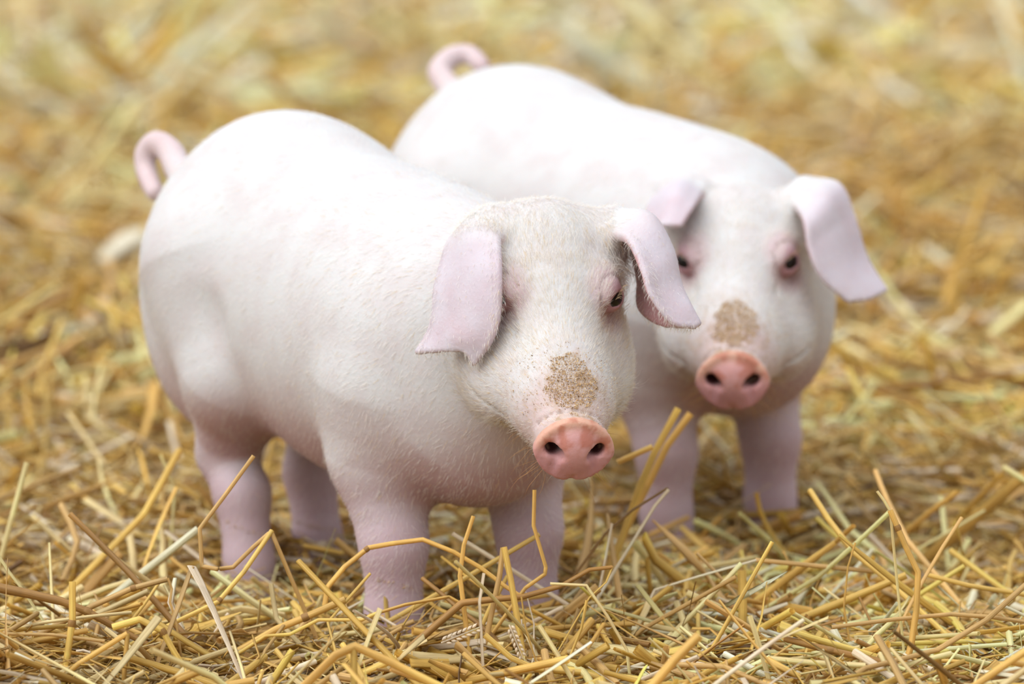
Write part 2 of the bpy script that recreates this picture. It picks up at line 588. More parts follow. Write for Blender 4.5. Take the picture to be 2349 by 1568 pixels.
        bmesh.ops.create_uvsphere(bm, u_segments=24, v_segments=16, radius=0.0098)
        me = bpy.data.meshes.new('eye'); bm.to_mesh(me); bm.free()
        for p_ in me.polygons: p_.use_smooth = True
        me.materials.append(EYE)
        for sg in (1, -1):
            o = bpy.data.objects.new('eye', me); COL.objects.link(o); o.parent = body
            o.location = s.hp(EYE_L * np.array([1, sg, 1])) / 1000
        # ---- hooves
        for lg in s.legs:
            build_hoof(body, lg['hoof'], lg.get('yaw', 0))
        s.hair(body, hairs_head, hairs_body)
        s.crumbs(body, dirt_seed)
        return body

    def hair(s, body, n_head, n_body):
        V, N, q = s.V, s.N, s.q
        r = np.random.default_rng(11)
        x = q[:, 0]
        hd = s.head_sdf(q.astype(np.float32))
        is_head = (hd < 6) & (x > -80)
        zz = q[:, 2] + 14
        sl = s.slant(q)
        bare = ((sl > -7) | ((sl > -28) & (s.disc_rad(q) < 0.85))) & is_head
        eyed = np.minimum(np.linalg.norm(q - EYE_L, axis=1), np.linalg.norm(q - EYE_L * np.array([1, -1, 1]), axis=1))
        bare |= eyed < 13.2
        low = V[:, 2] < 30
        wh = np.where(is_head & ~bare, 1.0, 0)
        wh *= np.where(x > 70, 0.55, 1.0)
        wb = np.where(~is_head & ~low, 1.0, 0) * np.where(V[:, 0] > 20, 1.0, 0.45)
        wb *= np.where(s.earw > 0.3, 0.5, 1)
        wb = np.where(s.edgew > 0, 3.0, wb)
        def pick(w, n):
            return r.choice(len(V), n, p=w / w.sum())
        idx = np.concatenate([pick(wh, n_head), pick(wb, n_body)])
        M = len(idx)
        P = V[idx] + r.normal(0, 0.8, (M, 3))
        Nn = N[idx]
        # growth direction: away from the snout tip, then down and back along the trunk
        head_back = -s.H[:, 0]
        away = P - s.hp((115, 0, 5))
        away /= np.linalg.norm(away, axis=1)[:, None]
        dirh = 0.55 * away + 0.45 * head_back
        dirb = np.tile(np.array([-0.75, 0, -0.66]), (M, 1))
        hm = is_head[idx]
        D = np.where(hm[:, None], dirh, dirb)
        em = s.earw[idx] > 0.3
        D[em] = np.array([0.1, 0, -1.0])
        # forehead hair falls forward over the brow
        fore = hm & (q[idx, 0] < -8) & (q[idx, 2] > 8)
        D[fore] = s.H[:, 0] * 0.9 + r.normal(0, 0.15, (fore.sum(), 3))
        D += np.stack([vnoise(P / 30.0), vnoise(P / 30.0 + 9), vnoise(P / 30.0 + 21)], 1) * 0.35
        D += r.normal(0, 0.16, (M, 3))
        D -= (D * Nn).sum(1)[:, None] * Nn
        D /= np.linalg.norm(D, axis=1)[:, None] + 1e-6
        lift = np.where(hm, r.uniform(0.1, 0.35, M), r.uniform(0.05, 0.18, M))
        L = np.where(hm, r.uniform(4, 8, M), r.uniform(5, 9, M))
        L = np.where(hm & (q[idx, 0] > 60), L * 0.55, L)
        L = np.where(fore, L * 1.25, L)
        ee = s.edgew[idx] > 0
        L = np.where(em & ~ee, L * 0.4, L)
        L = np.where(ee, r.uniform(2.5, 6, M), L); lift = np.where(ee, r.uniform(0.4, 1.2, M), lift)
        lift = np.where(fore, r.uniform(0.05, 0.2, M), lift)
        # long bristles on the chin, ear openings and lashes
        chin = hm & (q[idx, 2] < -30) & (q[idx, 0] > 30)
        L = np.where(chin & (r.random(M) < 0.06), L * 3.0, L)
        lift = np.where(chin & (r.random(M) < 0.35), r.uniform(0.3, 0.9, M), lift)
        earroot = (np.abs(q[idx, 1]) > 34) & (q[idx, 0] > -45) & (q[idx, 0] < -4) & (q[idx, 2] > -6) & hm
        ls = earroot & (r.random(M) < 0.35)
        L = np.where(ls, L * 2.2, L); lift = np.where(ls, r.uniform(0.5, 1.1, M), lift)
        W = np.where(hm, r.uniform(0.07, 0.12, M), r.uniform(0.09, 0.14, M))
        # ribbons: base, middle, tip
        T1 = D + Nn * lift[:, None]
        T1 /= np.linalg.norm(T1, axis=1)[:, None]
        T2 = D + Nn * (lift * 0.25)[:, None]
        T2 /= np.linalg.norm(T2, axis=1)[:, None]
        B = np.cross(D, Nn) + Nn * r.uniform(-0.6, 0.6, M)[:, None]
        B /= np.linalg.norm(B, axis=1)[:, None]
        b0 = P - Nn * 0.6
        m0 = P + T1 * (L * 0.5)[:, None]
        t0 = m0 + T2 * (L * 0.5)[:, None]
        v = np.stack([b0 - B * W[:, None], b0 + B * W[:, None], m0 - B * (W * 0.85)[:, None], m0 + B * (W * 0.85)[:, None], t0], 1)
        base = np.arange(M)[:, None] * 5
        f = np.concatenate([base + np.array([0, 1, 3]), base + np.array([0, 3, 2]), base + np.array([2, 3, 4])])
        o = mesh_obj('hair', v.reshape(-1, 3) / 1000, f, HAIR, body)
        o['kind'] = 'stuff'
        c = np.where(r.random((M, 1)) < 0.08, srgb(240, 218, 180), srgb(252, 246, 238))
        c = c * r.uniform(0.86, 0.96, (M, 1))
        set_color(o, np.repeat(c, 5, 0))
        # a few fine long whiskers at the chin and cheeks and the pale lashes
        ps, fs = [], []
        for sg in (1, -1):
            E = EYE_L * np.array([1, sg, 1]); eo = EYE_OUT * np.array([1, sg, 1])
            for k in range(14):
                t = k / 13.0
                a = E + eo * 9.5 + np.array([7 - 14 * t, sg * (-4 + 7 * t), 5.6 - 1.5 * abs(t - 0.5)])
                tip = a + eo * r.uniform(4, 6) + np.array([r.normal(0, 1), sg * 1.0, r.uniform(0, 2.5)])
                add_strand(ps, fs, s.hp(a), s.hp((a + tip) / 2 + np.array([0, 0, 1.2])), s.hp(tip), 0.10)
        o2 = mesh_obj('eyelashes', np.array(ps) / 1000, fs, HAIR, body)
        o2['kind'] = 'stuff'
        set_color(o2, np.tile(srgb(236, 214, 180), (len(ps), 1)))
        ps, fs = [], []
        for k in range(46):
            sg = -1 if r.random() < 0.5 else 1
            a = np.array([r.uniform(62, 116), sg * r.uniform(8, 24), r.uniform(-46, -28)])
            a = a * 1.0
            dr_ = np.array([r.uniform(-0.1, 0.5), sg * r.uniform(0.2, 1), r.uniform(-1.0, -0.2)])
            dr_ /= np.linalg.norm(dr_)
            Ln = r.uniform(18, 38)
            tip = a + dr_ * Ln
            mid = (a + tip) / 2 + np.array([r.normal(0, 1.5), r.normal(0, 1.5), 2])
            add_strand(ps, fs, s.hp(a), s.hp(mid), s.hp(tip), 0.13)
        o3 = mesh_obj('whiskers', np.array(ps) / 1000, fs, HAIR, body)
        o3['kind'] = 'stuff'
        set_color(o3, np.tile(srgb(220, 180, 130), (len(ps), 1)))

    def crumbs(s, body, seed):
        V, N, q = s.V, s.N, s.q
        r = np.random.default_rng(int(seed * 10) + 5)
        x, y, z = q[:, 0], q[:, 1], q[:, 2]
        zz = z + 14
        sl = s.slant(q)
        top = N @ s.H[:, 2] > 0.2
        nn = vnoise(V / 5.0 + seed)
        w = np.where(top & (np.abs((x - 84) / 19) ** 2 + np.abs(y / 15.5) ** 2 + 0.5 * nn < 1.0), 1.0, 0)
        w += 0.04 * np.where(top & (x > 55) & (sl < -8), 1.0, 0)
        w += 0.5 * np.where(top & (sl > -13) & (sl < -8.5) & (nn > -0.1), 1.0, 0)
        w *= ~((s.disc_rad(q) < 0.92) & (sl > -30))
        M = 5200
        idx = r.choice(len(V), M, p=w / w.sum())
        P = V[idx] + r.normal(0, 0.6, (M, 3)) + N[idx] * 0.25
        tet = np.array([[1, 0, -0.5], [-1, 0.35, -0.5], [-1, -0.35, -0.5], [0, 0, 0.6]])
        A = r.normal(0, 1, (M, 3)); A -= (A * N[idx]).sum(1)[:, None] * N[idx] * 0.7
        A /= np.linalg.norm(A, axis=1)[:, None]
        Bv = np.cross(N[idx], A); Bv /= np.linalg.norm(Bv, axis=1)[:, None] + 1e-6
        sc = r.uniform(0.22, 0.6, M) * np.where(r.random(M) < 0.06, 1.7, 1)
        v = P[:, None] + sc[:, None, None] * (tet[None, :, :1] * A[:, None] + tet[None, :, 1:2] * Bv[:, None] * 1.4 + tet[None, :, 2:] * N[idx][:, None])
        base = np.arange(M)[:, None] * 4
        f = np.concatenate([base + np.array(t) for t in ([0, 1, 3], [1, 2, 3], [2, 0, 3], [0, 2, 1])])
        o = mesh_obj('feed_crumbs', v.reshape(-1, 3) / 1000, f, CRUMB, body, smooth=False)
        o['kind'] = 'stuff'
        pal = np.array([srgb(214, 182, 134), srgb(190, 154, 108), srgb(240, 220, 182), srgb(126, 98, 70), srgb(176, 144, 104)])
        c = pal[r.choice(5, M, p=[.35, .25, .15, .1, .15])]
        set_color(o, np.repeat(c, 4, 0))

def add_strand(ps, fs, a, m, t, w):
    d = t - a; d = d / np.linalg.norm(d)
    s1 = np.cross(d, (0.3, 0.2, 1)); s1 /= np.linalg.norm(s1)
    s2 = np.cross(d, s1)
    i = len(ps)
    for c, ww in ((a, w), (m, w * 0.8)):
        for k in range(3):
            an = k * 2.0944
            ps.append(c + (s1 * math.cos(an) + s2 * math.sin(an)) * ww)
    ps.append(t)
    for k in range(3):
        j = (k + 1) % 3
        fs.append((i + k, i + j, i + 3 + j)); fs.append((i + k, i + 3 + j, i + 3 + k)); fs.append((i + 3 + k, i + 3 + j, i + 6))

def build_hoof(body, pos, yaw):
    """cloven hoof: two claws, each a tapered wedge with a rounded toe"""
    pts, fs = [], []
    for sg in (1, -1):
        i0 = len(pts)
        n = 12
        for (zh, rx, ry, off) in ((26, 13, 8.5, 0), (14, 15, 9, 2), (0, 18, 9.5, 5)):
            for k in range(n):
                a = 2 * math.pi * k / n
                cx = math.cos(a); sy = math.sin(a)
                xx = off + (rx if cx > 0 else rx * 0.8) * cx
                yy = sg * 9.0 + ry * sy * (1 - 0.35 * max(cx, 0) ** 2)
                pts.append((xx, yy, zh - 22))
        for lvl in range(2):
            for k in range(n):
                j = (k + 1) % n
                fs.append((i0 + lvl * n + k, i0 + lvl * n + n + k, i0 + lvl * n + n + j, i0 + lvl * n + j) if True else None)
        c0 = len(pts); pts.append((0, sg * 9.0, 5.5)); pts.append((5, sg * 9.0, -22))
        for k in range(n):
            j = (k + 1) % n
            fs.append((i0 + k, i0 + j, c0, c0)); fs.append((i0 + 2 * n + j, i0 + 2 * n + k, c0 + 1, c0 + 1))
    me = bpy.data.meshes.new('hoof')
    me.from_pydata([tuple(c / 1000 for c in p) for p in pts], [], [f if f[2] != f[3] else f[:3] for f in fs])
    for p_ in me.polygons: p_.use_smooth = True
    me.materials.append(HOOF)
    o = bpy.data.objects.new('hoof', me); COL.objects.link(o); o.parent = body
    o.location = [c / 1000 for c in pos]; o.rotation_euler = (0, 0, yaw)

def front_leg(x, y, dx=0.0, dy=0.0):
    sg = 1 if y > 0 else -1
    return dict(p=[(x - 8, y * 0.95, 165), (x - 16, y, 118), (x + dx * 0.6, y + dy * 0.6, 62), (x + dx, y + dy, 14), (x + 6 + dx, y + dy, -16)],
                r=[46, 34, 21.5, 18.0, 17.5], hoof=(x + 8 + dx, y + dy, -24))

def hind_leg(x, y, dx=0.0, dy=0.0):
    return dict(p=[(x + 8, y * 0.92, 222), (x + 38, y * 1.08, 150), (x - 14 + dx * 0.5, y + dy * 0.5, 88), (x - 6 + dx, y + dy, 62), (x + 4 + dx, y + dy, 14), (x + 12 + dx, y + dy, -16)],
                r=[66, 44, 20.5, 18.5, 16.5, 16.5], hoof=(x + 14 + dx, y + dy, -24))
# ------------------------------------------------------------------ the floor
def floor_height(x, y):
    p = np.stack([x * 2.2, y * 2.2, np.zeros_like(x)], 1)
    p2 = np.stack([x * 6.0 + 5, y * 6.0, np.zeros_like(x) + 3], 1)
    heap = 0.016 * smoothstep(3.42, 3.22, y)                                   # straw pushed up before the pigs
    hollow = 0.014 * np.exp(-((x - 0.15) / 0.15) ** 2 - ((y - 3.66) / 0.13) ** 2)   # trodden round the rear pig's feet
    return 0.014 * vnoise(p) + 0.007 * vnoise(p2) + heap - hollow

def floor_material():
    m, nt, b = new_mat('bedding_floor')
    geo = nt.nodes.new('ShaderNodeTexCoord')
    n = nt.nodes.new('ShaderNodeTexNoise'); n.inputs['Scale'].default_value = 60; n.inputs['Detail'].default_value = 8
    nt.links.new(geo.outputs['Object'], n.inputs['Vector'])
    r = nt.nodes.new('ShaderNodeValToRGB')
    r.color_ramp.elements[0].position = 0.3; r.color_ramp.elements[0].color = (*srgb(84, 56, 24), 1)  # soil brown, darkened so the gaps in the straw look shaded
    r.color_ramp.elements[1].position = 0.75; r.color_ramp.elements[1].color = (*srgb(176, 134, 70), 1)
    nt.links.new(n.outputs['Fac'], r.inputs[0]); nt.links.new(r.outputs[0], b.inputs['Base Color'])
    b.inputs['Roughness'].default_value = 0.9
    bu = nt.nodes.new('ShaderNodeBump'); bu.inputs['Distance'].default_value = 0.01
    nt.links.new(n.outputs['Fac'], bu.inputs['Height']); nt.links.new(bu.outputs[0], b.inputs['Normal'])
    return m

gx = np.linspace(-6, 6, 121); gy = np.linspace(1.0, 20, 191)
GX, GY = np.meshgrid(gx, gy, indexing='ij')
gz = floor_height(GX.ravel(), GY.ravel()) - 0.046
fv = np.stack([GX.ravel(), GY.ravel(), gz], 1)
ii = np.arange(120 * 190); a_ = (ii // 190) * 191 + ii % 190
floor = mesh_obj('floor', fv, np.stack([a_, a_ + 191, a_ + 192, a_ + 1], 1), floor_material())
floor['kind'] = 'structure'
floor['label'] = 'trampled straw covered barn floor under the pigs'
# ------------------------------------------------------------------ the pigs
pig1 = Pig(foot_px=(1063, 1440), heading=30, eye_px=(1278, 668), eye_d=3.285, yaw=9, pitch=32.5, roll=-3,
    ears=[
        [[(1080, 532, 60), (1114, 508, 50), (1158, 535, 36)],
         [(1040, 552, 42), (1086, 526, 22), (1138, 546, 8)],
         [(1016, 612, 30), (1076, 604, 4), (1142, 606, -10)],
         [(1001, 668, 22), (1074, 668, -4), (1144, 668, -17)],
         [(996, 724, 18), (1070, 730, -8), (1141, 728, -18)],
         [(982, 768, 18), (1060, 774, -8), (1124, 782, -15)],
         [(958, 806, 18), (1060, 801, -6), (1087, 832, -8)]],
        [[(1385, 535, 45), (1420, 495, 50), (1425, 520, 80)],
         [(1445, 548, 5), (1490, 500, 25), (1450, 560, 70)],
         [(1478, 620, -14), (1537, 572, 15), (1468, 640, 60)],
         [(1494, 675, -20), (1557, 650, 8), (1470, 705, 45)],
         [(1542, 738, -20), (1580, 700, -4), (1520, 742, 22)],
         [(1592, 748, -13), (1602, 740, -8), (1588, 746, 0)]]],
    tail=[(430, 420, 3.66), (408, 385, 3.695), (392, 350, 3.715), (360, 328, 3.725), (335, 352, 3.73), (336, 395, 3.725), (355, 440, 3.70)],
    legs=[front_leg(98, -52), front_leg(98, 52), hind_leg(-152, -50, 30, 0), hind_leg(-160, 46, -18, -12)])
pig2 = Pig(foot_px=(1652, 1208), heading=37, eye_px=(1690, 588), eye_d=3.67, yaw=-4, pitch=23, roll=0,
    ears=[
        [[(1605, 430, 50), (1575, 415, 60), (1540, 430, 75)],
         [(1590, 466, 5), (1545, 440, 15), (1492, 470, 40)],
         [(1560, 515, -18), (1525, 515, -15), (1487, 515, 10)]],
        [[(1820, 450, 40), (1840, 420, 50), (1862, 420, 70)],
         [(1850, 500, -5), (1893, 455, 8), (1922, 430, 34)],
         [(1860, 570, -14), (1912, 530, 0), (1956, 500, 24)],
         [(1888, 635, -16), (1938, 610, -3), (1985, 590, 20)],
         [(1945, 688, -12), (1990, 682, -4), (2030, 664, 10)]]],
    tail=[(1060, 230, 4.00), (1030, 200, 4.03), (1008, 165, 4.05), (1035, 132, 4.06), (1075, 125, 4.06), (1105, 150, 4.05)],
    legs=[front_leg(98, -50), front_leg(98, 50), hind_leg(-150, -50), hind_leg(-150, 50)])
pig1.build('pig', 'white pig with a patch of brown crumbs on its muzzle, ear drooping over one eye', 45000, 30000, 1.0)
pig2.build('pig', 'white pig standing behind the other pig, dusty bridge of the nose', 16000, 14000, 2.0)
# ------------------------------------------------------------------ straw
def straw_material():
    m, nt, b = new_mat('straw')
    att = nt.nodes.new('ShaderNodeAttribute'); att.attribute_name = 'tint'
    suv = nt.nodes.new('ShaderNodeAttribute'); suv.attribute_name = 'grain'
    n = nt.nodes.new('ShaderNodeTexNoise'); n.inputs['Scale'].default_value = 3.2; n.inputs['Detail'].default_value = 5; n.inputs['Roughness'].default_value = 0.65
    nt.links.new(suv.outputs['Vector'], n.inputs['Vector'])
    r = nt.nodes.new('ShaderNodeValToRGB')
    r.color_ramp.elements[0].position = 0.36; r.color_ramp.elements[0].color = (0.66, 0.57, 0.42, 1)
    r.color_ramp.elements[1].position = 0.58; r.color_ramp.elements[1].color = (1, 1, 1, 1)
    nt.links.new(n.outputs['Fac'], r.inputs[0])
    bu = nt.nodes.new('ShaderNodeBump'); bu.inputs['Strength'].default_value = 0.5; bu.inputs['Distance'].default_value = 0.0006
    nt.links.new(n.outputs['Fac'], bu.inputs['Height']); nt.links.new(bu.outputs[0], b.inputs['Normal'])
    mu = nt.nodes.new('ShaderNodeMix'); mu.data_type = 'RGBA'; mu.blend_type = 'MULTIPLY'; mu.inputs[0].default_value = 0.75
    nt.links.new(att.outputs['Color'], mu.inputs[6]); nt.links.new(r.outputs[0], mu.inputs[7])
    nt.links.new(mu.outputs[2], b.inputs['Base Color'])
    b.inputs['Roughness'].default_value = 0.42
    b.inputs['Specular IOR Level'].default_value = 0.45
    tr = nt.nodes.new('ShaderNodeBsdfTranslucent'); nt.links.new(mu.outputs[2], tr.inputs['Color'])
    mx = nt.nodes.new('ShaderNodeMixShader'); mx.inputs[0].default_value = 0.3
    nt.links.new(b.outputs[0], mx.inputs[1]); nt.links.new(tr.outputs[0], mx.inputs[2])
    nt.links.new(mx.outputs[0], nt.nodes['Material Output'].inputs[0])
    return m

STRAW = straw_material()
PAL = np.array([srgb(243, 198, 108), srgb(255, 230, 168), srgb(224, 184, 116), srgb(176, 132, 70),
                srgb(247, 208, 112), srgb(254, 234, 204), srgb(230, 188, 92), srgb(120, 86, 46)])
PALP = np.array([.22, .24, .14, .05, .15, .11, .08, .01])
FARP = np.array([.10, .40, .05, .01, .14, .28, .02, .0])  # paler mix, brighter light at the back put into the far straw's colour
OLD_SHADEP = np.array([.12, .03, .28, .30, .06, .01, .10, .10])  # browner mix, shade between straws put into the lower layers' colour

def sweep(C, R, flat, roll, sides):
    """C (N,S,3) centre lines, R (N,S) radii -> verts, quads of open tubes, elliptical by `flat`"""
    N, S, _ = C.shape
    T = np.empty_like(C)
    T[:, 1:-1] = C[:, 2:] - C[:, :-2]; T[:, 0] = C[:, 1] - C[:, 0]; T[:, -1] = C[:, -1] - C[:, -2]
    T /= np.linalg.norm(T, axis=2, keepdims=True) + 1e-9
    ref = np.zeros((N, 1, 3)); ref[:, 0, 2] = 1
    mean = C[:, -1] - C[:, 0]; mean /= np.linalg.norm(mean, axis=1, keepdims=True) + 1e-9
    vert = np.abs(mean[:, 2]) > 0.85
    ref[vert, 0] = np.array([1.0, 0, 0])
    A = np.cross(T, np.broadcast_to(ref, T.shape)); A /= np.linalg.norm(A, axis=2, keepdims=True) + 1e-9
    B = np.cross(A, T)
    roll = np.asarray(roll, float)
    if roll.ndim == 1:
        roll = np.repeat(roll[:, None], S, 1)
    cr, sr = np.cos(roll)[:, :, None], np.sin(roll)[:, :, None]
    A, B = A * cr + B * sr, B * cr - A * sr
    an = np.arange(sides) * 2 * np.pi / sides
    V = (C[:, :, None] + R[:, :, None, None] * (np.cos(an)[None, None, :, None] * A[:, :, None]
         + flat[:, None, None, None] * np.sin(an)[None, None, :, None] * B[:, :, None]))
    V = V.reshape(-1, 3)
    i, j, k = np.meshgrid(np.arange(N), np.arange(S - 1), np.arange(sides), indexing='ij')
    k2 = (k + 1) % sides
    b = i * S * sides + j * sides
    F = np.stack([b + k, b + k2, b + sides + k2, b + sides + k], -1).reshape(-1, 4)
    return V, F

def near_pig_ok(C, gap=3.0):
    """keep the straws whose every point stays clear of the pigs"""
    N, S, _ = C.shape
    ok = np.ones(N, bool)
    for pg in (pig1, pig2):
        L = (C.reshape(-1, 3) - pg.loc) @ pg.R * 1000
        inb = (L[:, 0] > -290) & (L[:, 0] < 330) & (np.abs(L[:, 1]) < 190) & (L[:, 2] > -20)
        d = np.full(len(L), 99.0)
        if inb.any():
            d[inb] = pg.sdf(L[inb])
        ok &= (d.reshape(N, S) > gap).all(1)
    return ok

def random_straws(n, xr, yr, lmin, lmax, rmin, rmax, segs, zlo, zhi, r, upright=0.10, leaf=0.4, sp=0.13, pal=PALP):
    y = r.uniform(*yr, n)
    half = xr(y)
    x = r.uniform(-1, 1, n) * half
    L = r.uniform(lmin, lmax, n) * r.uniform(0.5, 1, n)
    yaw = r.uniform(0, 2 * np.pi, n)
    up = r.random(n) < upright
    pitch = np.where(up, r.uniform(0.25, 0.75, n), r.normal(0, sp, n))
    kink = np.where(r.random(n) < 0.3, r.normal(0, 0.8, n), 0)
    kinkp = np.where(r.random(n) < 0.3, r.normal(0, 0.35, n), 0)
    kt = r.uniform(0.25, 0.75, n)
    bend = r.normal(0, 0.35, n)
    S = segs + 1
    P = np.zeros((n, S, 3))
    step = L / segs
    for s_ in range(segs):
        t = (s_ + 0.5) / segs
        ya = yaw + bend * (t - 0.5) + kink * (t > kt)
        pi_ = pitch + kinkp * (t > kt)
        dv = np.stack([np.cos(ya) * np.cos(pi_), np.sin(ya) * np.cos(pi_), np.sin(pi_)], 1)
        P[:, s_ + 1] = P[:, s_] + dv * step[:, None]
    mid = P.mean(1)
    P[:, :, :2] -= mid[:, None, :2]
    P[:, :, 2] -= np.where(up, P[:, :, 2].min(1), mid[:, 2])[:, None]
    P[:, :, 0] += x[:, None]; P[:, :, 1] += y[:, None]
    base = floor_height(x, y) + r.uniform(zlo, zhi, n)
    P[:, :, 2] += base[:, None]
    isleaf = r.random(n) < leaf
    R = r.uniform(rmin, rmax, n) * np.where(isleaf, r.uniform(0.5, 1.8, n), 1)
    flat = np.where(isleaf, r.uniform(0.1, 0.25, n), r.uniform(0.7, 1, n))
    taper = np.where(isleaf, r.uniform(0.2, 1.0, n), r.uniform(0.85, 1.0, n))
    Rr = R[:, None] * (1 + (taper[:, None] - 1) * np.linspace(0, 1, S)[None] ** 1.5)
    roll = r.uniform(0, 2 * np.pi, n)[:, None] + (np.where(isleaf, r.normal(0, 1.3, n), 0))[:, None] * np.linspace(0, 1, S)[None]
    patch = vnoise(np.stack([x * 5, y * 5, np.zeros(n)], 1))
    col = PAL[r.choice(len(PAL), n, p=pal)] * r.uniform(0.88, 1.18, n)[:, None]
    col = col * (1 + 0.22 * patch)[:, None]
    return P, Rr, flat, roll, np.clip(col, 0, 0.97), isleaf

def streaks(col, S, sides, rr=np.random.default_rng(5)):
    """lengthwise streaks and paler or browner ends: colours for (N, S, sides) vertices"""
    N = len(col)
    f = rr.uniform(0.80, 1.12, (N, 1, sides, 1)) * (1 + rr.normal(0, 0.07, (N, S, 1, 1)))
    end = np.zeros((N, S, 1, 1)); end[:, -1] = rr.normal(0.0, 0.16, (N, 1, 1))
    c = col[:, None, None, :] * np.clip(f + end, 0.6, 1.35)
    return np.clip(c.reshape(-1, 3), 0, 0.97)

def grain(C, sides, rr=np.random.default_rng(8)):
    """coordinate that runs round and, slowly, along each straw"""
    N, S, _ = C.shape
    an = np.arange(sides) * 2 * np.pi / sides
    al = np.concatenate([np.zeros((N, 1)), np.cumsum(np.linalg.norm(np.diff(C, axis=1), axis=2), 1)], 1)
    g = np.zeros((N, S, sides, 3), np.float32)
    g[..., 0] = np.cos(an) * 1.3 + rr.uniform(0, 40, (N, 1, 1))
    g[..., 1] = np.sin(an) * 1.3 + rr.uniform(0, 40, (N, 1, 1))
    g[..., 2] = al[:, :, None] * 9.0
    return g.reshape(-1, 3)

def set_grain(o, g):
    a = o.data.attributes.new('grain', 'FLOAT_VECTOR', 'POINT')
    a.data.foreach_set('vector', np.asarray(g, np.float32).ravel())

BV, BF, BC, BG = [], [], [], []
nv = 0
def add_batch(P, Rr, flat, roll, col, sides):
    global nv
    V, F = sweep(P, Rr, flat, roll, sides)
    BV.append(V); BF.append(F + nv); BG.append(grain(P, sides))
    BC.append(streaks(col, P.shape[1], sides))
    nv += len(V)

r5 = np.random.default_rng(21)
# old trodden straw at the bottom, its colour darkened to paint shade in gaps
P, Rr, fl, ro, co, lf = random_straws(10000, lambda y: 0.135 * y + 0.12, (2.95, 4.6), 0.04, 0.15, 0.0010, 0.0026, 3, -0.052, -0.026, r5, 0.0, 0.5, 0.10, OLD_SHADEP)
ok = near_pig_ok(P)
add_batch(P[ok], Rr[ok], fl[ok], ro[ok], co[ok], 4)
# loose bed above it
P, Rr, fl, ro, co, lf = random_straws(8500, lambda y: 0.135 * y + 0.10, (2.95, 4.6), 0.04, 0.18, 0.0011, 0.0032, 4, -0.034, 0.008, r5, 0.04, 0.5, 0.27)
ok = near_pig_ok(P)
add_batch(P[ok], Rr[ok], fl[ok], ro[ok], co[ok], 5)
# top stalks near the pigs: the largest of these become single objects
P, Rr, fl, ro, co, lf = random_straws(1700, lambda y: 0.115 * y + 0.02, (3.02, 4.3), 0.05, 0.14, 0.0013, 0.0029, 5, -0.010, 0.012, r5, 0.10, 0.5, 0.24)
ok = near_pig_ok(P, 9.0)
P, Rr, fl, ro, co, lf = [a[ok] for a in (P, Rr, fl, ro, co, lf)]
size = Rr[:, 0] * np.linalg.norm(P[:, -1] - P[:, 0], axis=1) / P[:, :, 1].mean(1) ** 2
inview = np.abs(P[:, :, 0].mean(1)) < 0.1 * P[:, :, 1].mean(1)
order = np.argsort(-size * inview)
single, rest = order[:230], order[230:]
add_batch(P[rest], Rr[rest], fl[rest], ro[rest], co[rest], 5)
singles = (P[single], Rr[single], fl[single], ro[single], co[single], lf[single])
# fine chaff
P, Rr, fl, ro, co, lf = random_straws(22000, lambda y: 0.125 * y + 0.06, (2.95, 4.1), 0.012, 0.06, 0.0004, 0.0012, 2, -0.036, 0.010, r5, 0.12, 0.7, 0.3)
ok = near_pig_ok(P)
add_batch(P[ok], Rr[ok], fl[ok], ro[ok], co[ok], 3)
# middle distance
P, Rr, fl, ro, co, lf = random_straws(10000, lambda y: 0.14 * y + 0.15, (4.6, 6.8), 0.06, 0.2, 0.0016, 0.0036, 2, -0.056, -0.034, r5, 0.0, 0.5, 0.10, OLD_SHADEP)
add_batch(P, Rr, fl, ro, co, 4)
P, Rr, fl, ro, co, lf = random_straws(6500, lambda y: 0.14 * y + 0.15, (4.15, 6.8), 0.06, 0.24, 0.0022, 0.0048, 3, -0.03, 0.03, r5, 0.08, 0.5, 0.30)
ok = near_pig_ok(P)
add_batch(P[ok], Rr[ok], fl[ok], ro[ok], co[ok], 4)
# far
P, Rr, fl, ro, co, lf = random_straws(25000, lambda y: 0.17 * y + 0.3, (6.8, 14.5), 0.10, 0.34, 0.004, 0.011, 2, -0.05, 0.03, r5, 0.10, 0.5, 0.18, FARP)
add_batch(P, Rr, fl, ro, co, 4)
# out to the sides
P, Rr, fl, ro, co, lf = random_straws(15000, lambda y: 0.40 * y + 0.5, (2.2, 9.0), 0.06, 0.22, 0.0018, 0.0040, 2, -0.046, 0.012, r5, 0.06, 0.4, 0.2)
edge = np.abs(P[:, :, 0].mean(1)) > 0.125 * P[:, :, 1].mean(1)
ok = near_pig_ok(P) & edge
add_batch(P[ok], Rr[ok], fl[ok], ro[ok], co[ok], 4)
bed = mesh_obj('straw_bedding', np.concatenate(BV), np.concatenate(BF), STRAW)
set_color(bed, np.concatenate(BC)); set_grain(bed, np.concatenate(BG))
bed['kind'] = 'stuff'
tag(bed, 'thick bed of chopped golden straw covering the whole floor', 'straw')

def solo(name, C, R, flat, roll, col, sides=8):
    """one stalk or leaf as an object of its own, origin at its first point"""
    C = np.asarray(C, float)
    V, F = sweep(C[None], np.asarray(R, float)[None], np.array([flat]), np.atleast_1d(roll)[None] if np.ndim(roll) else np.array([roll]), sides)
    o = mesh_obj(name, V - C[0], F, STRAW)
    o.location = C[0]
    set_color(o, streaks(np.asarray(col, float)[None], len(C), sides))
    set_grain(o, grain(C[None], sides))
    return o

